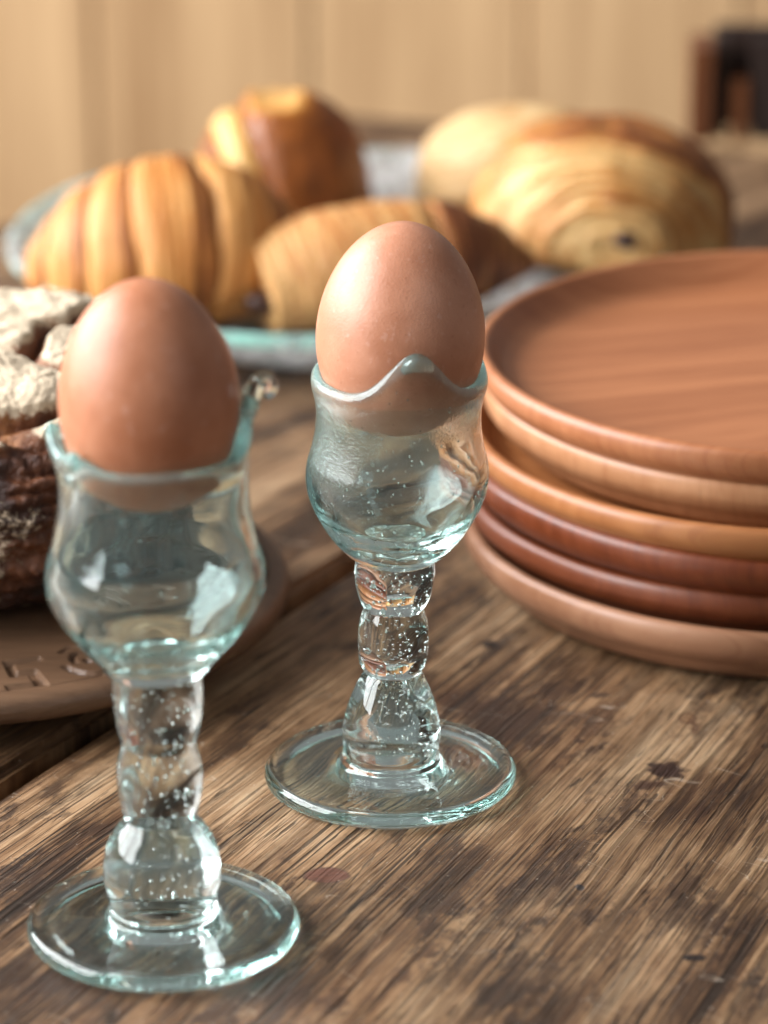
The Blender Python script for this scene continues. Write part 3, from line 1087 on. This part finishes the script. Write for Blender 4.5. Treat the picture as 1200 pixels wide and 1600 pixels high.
def brioche_func(x, y, z):
    b = 0.80 + 0.18 * smooth(0.3, -0.2, z)
    # pale split on top and a pale torn strap down the left front
    d = abs(x + 0.05 - 0.25 * y)
    b -= 0.62 * smooth(0.86, 0.97, z) * smooth(0.5, 0.2, d)
    cx = -0.62 + 0.42 * (0.75 - z)
    strap = smooth(0.20, 0.11, abs(x - cx)) * smooth(0.05, 0.25, z) * smooth(0.2, -0.1, y)
    b -= 0.95 * strap
    f = 1 - 0.05 * smooth(0.9, 0.99, z) * smooth(0.3, 0.1, d) + 0.05 * strap - 0.05 * smooth(0.32, 0.22, abs(x - cx - 0.18) + 0.15) * smooth(0, 0.3, z)
    return f, b


blob('brioche_bun', 0.0345, 0.034, 0.0465, brioche_func,
     mat_pastry('brioche_crust', (0.58, 0.34, 0.115), (0.38, 0.140, 0.020), (0.215, 0.062, 0.010), 0.36),
     (-0.0385, 1.3640, ZP), (0, 0, R(8)), 'tall glossy dark brown bun behind the croissant', 'bun', power=0.75)


def pain_func(s, a):
    lam = 0.5 + 0.5 * math.sin(s * 120 + 0.8 * math.sin(a * 3))
    f = 1 + 0.004 * lam + 0.03 * math.sin(a * 2 + s * 5) - 0.07 * math.exp(-((s - 0.62) / 0.022) ** 2)
    b = 0.22 + 0.14 * lam + 0.55 * smooth(0.60, 0.68, s) + 0.10 * math.sin(a + 1)
    b -= 0.20 * smooth(0.16, 0.0, s)
    return f, b


pain = tube_body('chocolate_roll', [(-0.047, -0.006, 0.0), (-0.024, -0.003, 0.003), (0.0, 0.0, 0.004), (0.028, 0.003, 0.003), (0.054, 0.005, 0)],
                 [0.0180, 0.0215, 0.0235, 0.0240, 0.0235, 0.0215, 0.015, 0.004], 380, 72, pain_func,
                 mat_pastry('roll_crust', (0.54, 0.31, 0.12), (0.38, 0.155, 0.044), (0.18, 0.052, 0.014), 0.50, stretch=(1, 0.25, 0.25)),
                 (0.0010, 1.2540, ZP + 0.004), R(14), 'flaky golden chocolate roll half hidden by the rear egg', 'chocolate roll', PG, flat=0.25)
mch = mat_plain('dark_chocolate', (0.045, 0.020, 0.014), 0.4, 300)
for (yy, zz, rr) in ((-0.008, 0.013, 0.0048), (0.005, 0.022, 0.0042)):
    bm = bmesh.new()
    bmesh.ops.create_icosphere(bm, subdivisions=3, radius=rr)
    for v in bm.verts:
        v.co = Vector((v.co.x * 1.3, v.co.y, v.co.z * 0.85)) * (1 + 0.18 * mnoise.noise(v.co * 300))
    me = bpy.data.meshes.new('chocolate_filling')
    bm.to_mesh(me); bm.free()
    c = link('chocolate_filling', me, mch, pain)
    c.location = (-0.0475, yy - 0.006, zz)


def swirl_func(x, y, z):
    # a rolled, laminated pastry seen end on: layers arch over the chocolate centre
    nn = mnoise.noise(Vector((x * 2.2, y * 2.2, z * 2.2 + 3)))
    u, w = x + 0.06, z - 0.12
    rho = math.hypot(u * 0.95, w * 1.12) + 0.07 * nn
    ang = math.atan2(w, u)
    front = smooth(0.30, -0.30, y)
    lam = mnoise.noise(Vector((rho * 24, ang * 0.9, 1.3))) + 0.6 * mnoise.noise(Vector((rho * 55, ang * 1.3, 5.3)))
    f = 1 + front * 0.040 * lam - 0.05 * front * math.exp(-(rho / 0.09) ** 2)
    b = 0.24 + 0.42 * lam * front + 0.25 * nn
    seam = math.exp(-((rho - 0.47) / 0.03) ** 2) * smooth(-0.5, 0.6, ang) * smooth(2.6, 1.4, ang) * front
    b += 0.50 * seam
    f += front * 0.035 * smooth(0.50, 0.44, rho)
    band = smooth(0.88, 0.95, rho) * smooth(-0.1, 0.25, z)
    b += 0.42 * band
    f += 0.02 * band + 0.35 * 0.06 * smooth(0.72, 0.98, x)
    b += 0.25 * smooth(0.80, 0.98, x)
    return f, b


sw = blob('swirl_pastry', 0.0480, 0.042, 0.041, swirl_func,
          mat_pastry('swirl_crust', (0.56, 0.355, 0.145), (0.42, 0.180, 0.044), (0.20, 0.060, 0.013), 0.50),
          (0.0790, 1.3180, ZP + 0.006), (R(0), R(4), R(6)), 'large pale golden swirl pastry with chocolate centre behind the wooden plates', 'pastry', nth=220, nph=140, power=0.7)
bm = bmesh.new()
bmesh.ops.create_icosphere(bm, subdivisions=3, radius=0.0046)
for v in bm.verts:
    v.co = Vector((v.co.x * 1.0, v.co.y * 0.9, v.co.z * 0.75)) * (1 + 0.2 * mnoise.noise(v.co * 300))
me = bpy.data.meshes.new('chocolate_filling')
bm.to_mesh(me); bm.free()
c = link('chocolate_filling', me, mch, sw)
c.location = (0.0015, -0.0415, 0.0195)


def roll_func(x, y, z):
    g = z - 0.42 - 0.30 * (x + 0.2)
    groove = math.exp(-((g + 0.22) / 0.09) ** 2) * smooth(0.35, -0.2, y)
    f = 1 - 0.08 * groove + 0.03 * smooth(0.0, 0.3, g)
    lam = mnoise.noise(Vector((g * 22, x * 1.5, 2.0)))
    b = 0.15 + 0.62 * groove + 0.28 * lam + 0.45 * smooth(0.2, 0.9, x) * smooth(0.5, 0.9, z)
    return f, b


blob('pale_roll', 0.0400, 0.030, 0.034, roll_func,
     mat_pastry('pale_roll_crust', (0.52, 0.35, 0.17), (0.40, 0.19, 0.060), (0.19, 0.058, 0.016), 0.48),
     (0.0520, 1.3800, ZP + 0.003), (0, R(-4), R(-5)), 'pale rolled pastry with a dark seam, behind the swirl pastry', 'pastry', power=0.7)

# ------------------------------------------------------------------ dark open box at the back of the table
def build_box():
    root = empty('wooden_box', (0.1292, 1.5300, 0.0004), R(-3))
    tag(root, 'dark brown open wooden box at the far right of the table', 'box')
    mb = mat_wood('box_brown', (0.060, 0.018, 0.007), (0.15, 0.052, 0.018), 3.0, 0.4, axis='z')
    md = mat_wood('box_black', (0.010, 0.006, 0.005), (0.030, 0.016, 0.012), 3.0, 0.5, axis='z')
    link('side_panel', box_mesh('side_panel', 0.010, 0.030, 0.0405, 0.001, origin=(0.005, 0.015, 0.02025)), mb, root, smooth=False)
    link('corner_post', box_mesh('corner_post', 0.0055, 0.012, 0.0440, 0.0008, origin=(0.0131, 0.012, 0.0220)), md, root, smooth=False)
    link('back_panel', box_mesh('back_panel', 0.075, 0.006, 0.0440, 0.0008, origin=(0.0480, 0.030, 0.0222)), md, root, smooth=False)
    link('divider', box_mesh('divider', 0.007, 0.014, 0.026, 0.0008, origin=(0.0215, 0.010, 0.0131)), mb, root, smooth=False)
    link('front_panel', box_mesh('front_panel', 0.058, 0.006, 0.0440, 0.0008, origin=(0.0550, 0.008, 0.0222)), md, root, smooth=False)
    link('side_panel', box_mesh('side_panel', 0.008, 0.030, 0.0440, 0.001, origin=(0.0890, 0.015, 0.0221)), mb, root, smooth=False)


build_box()
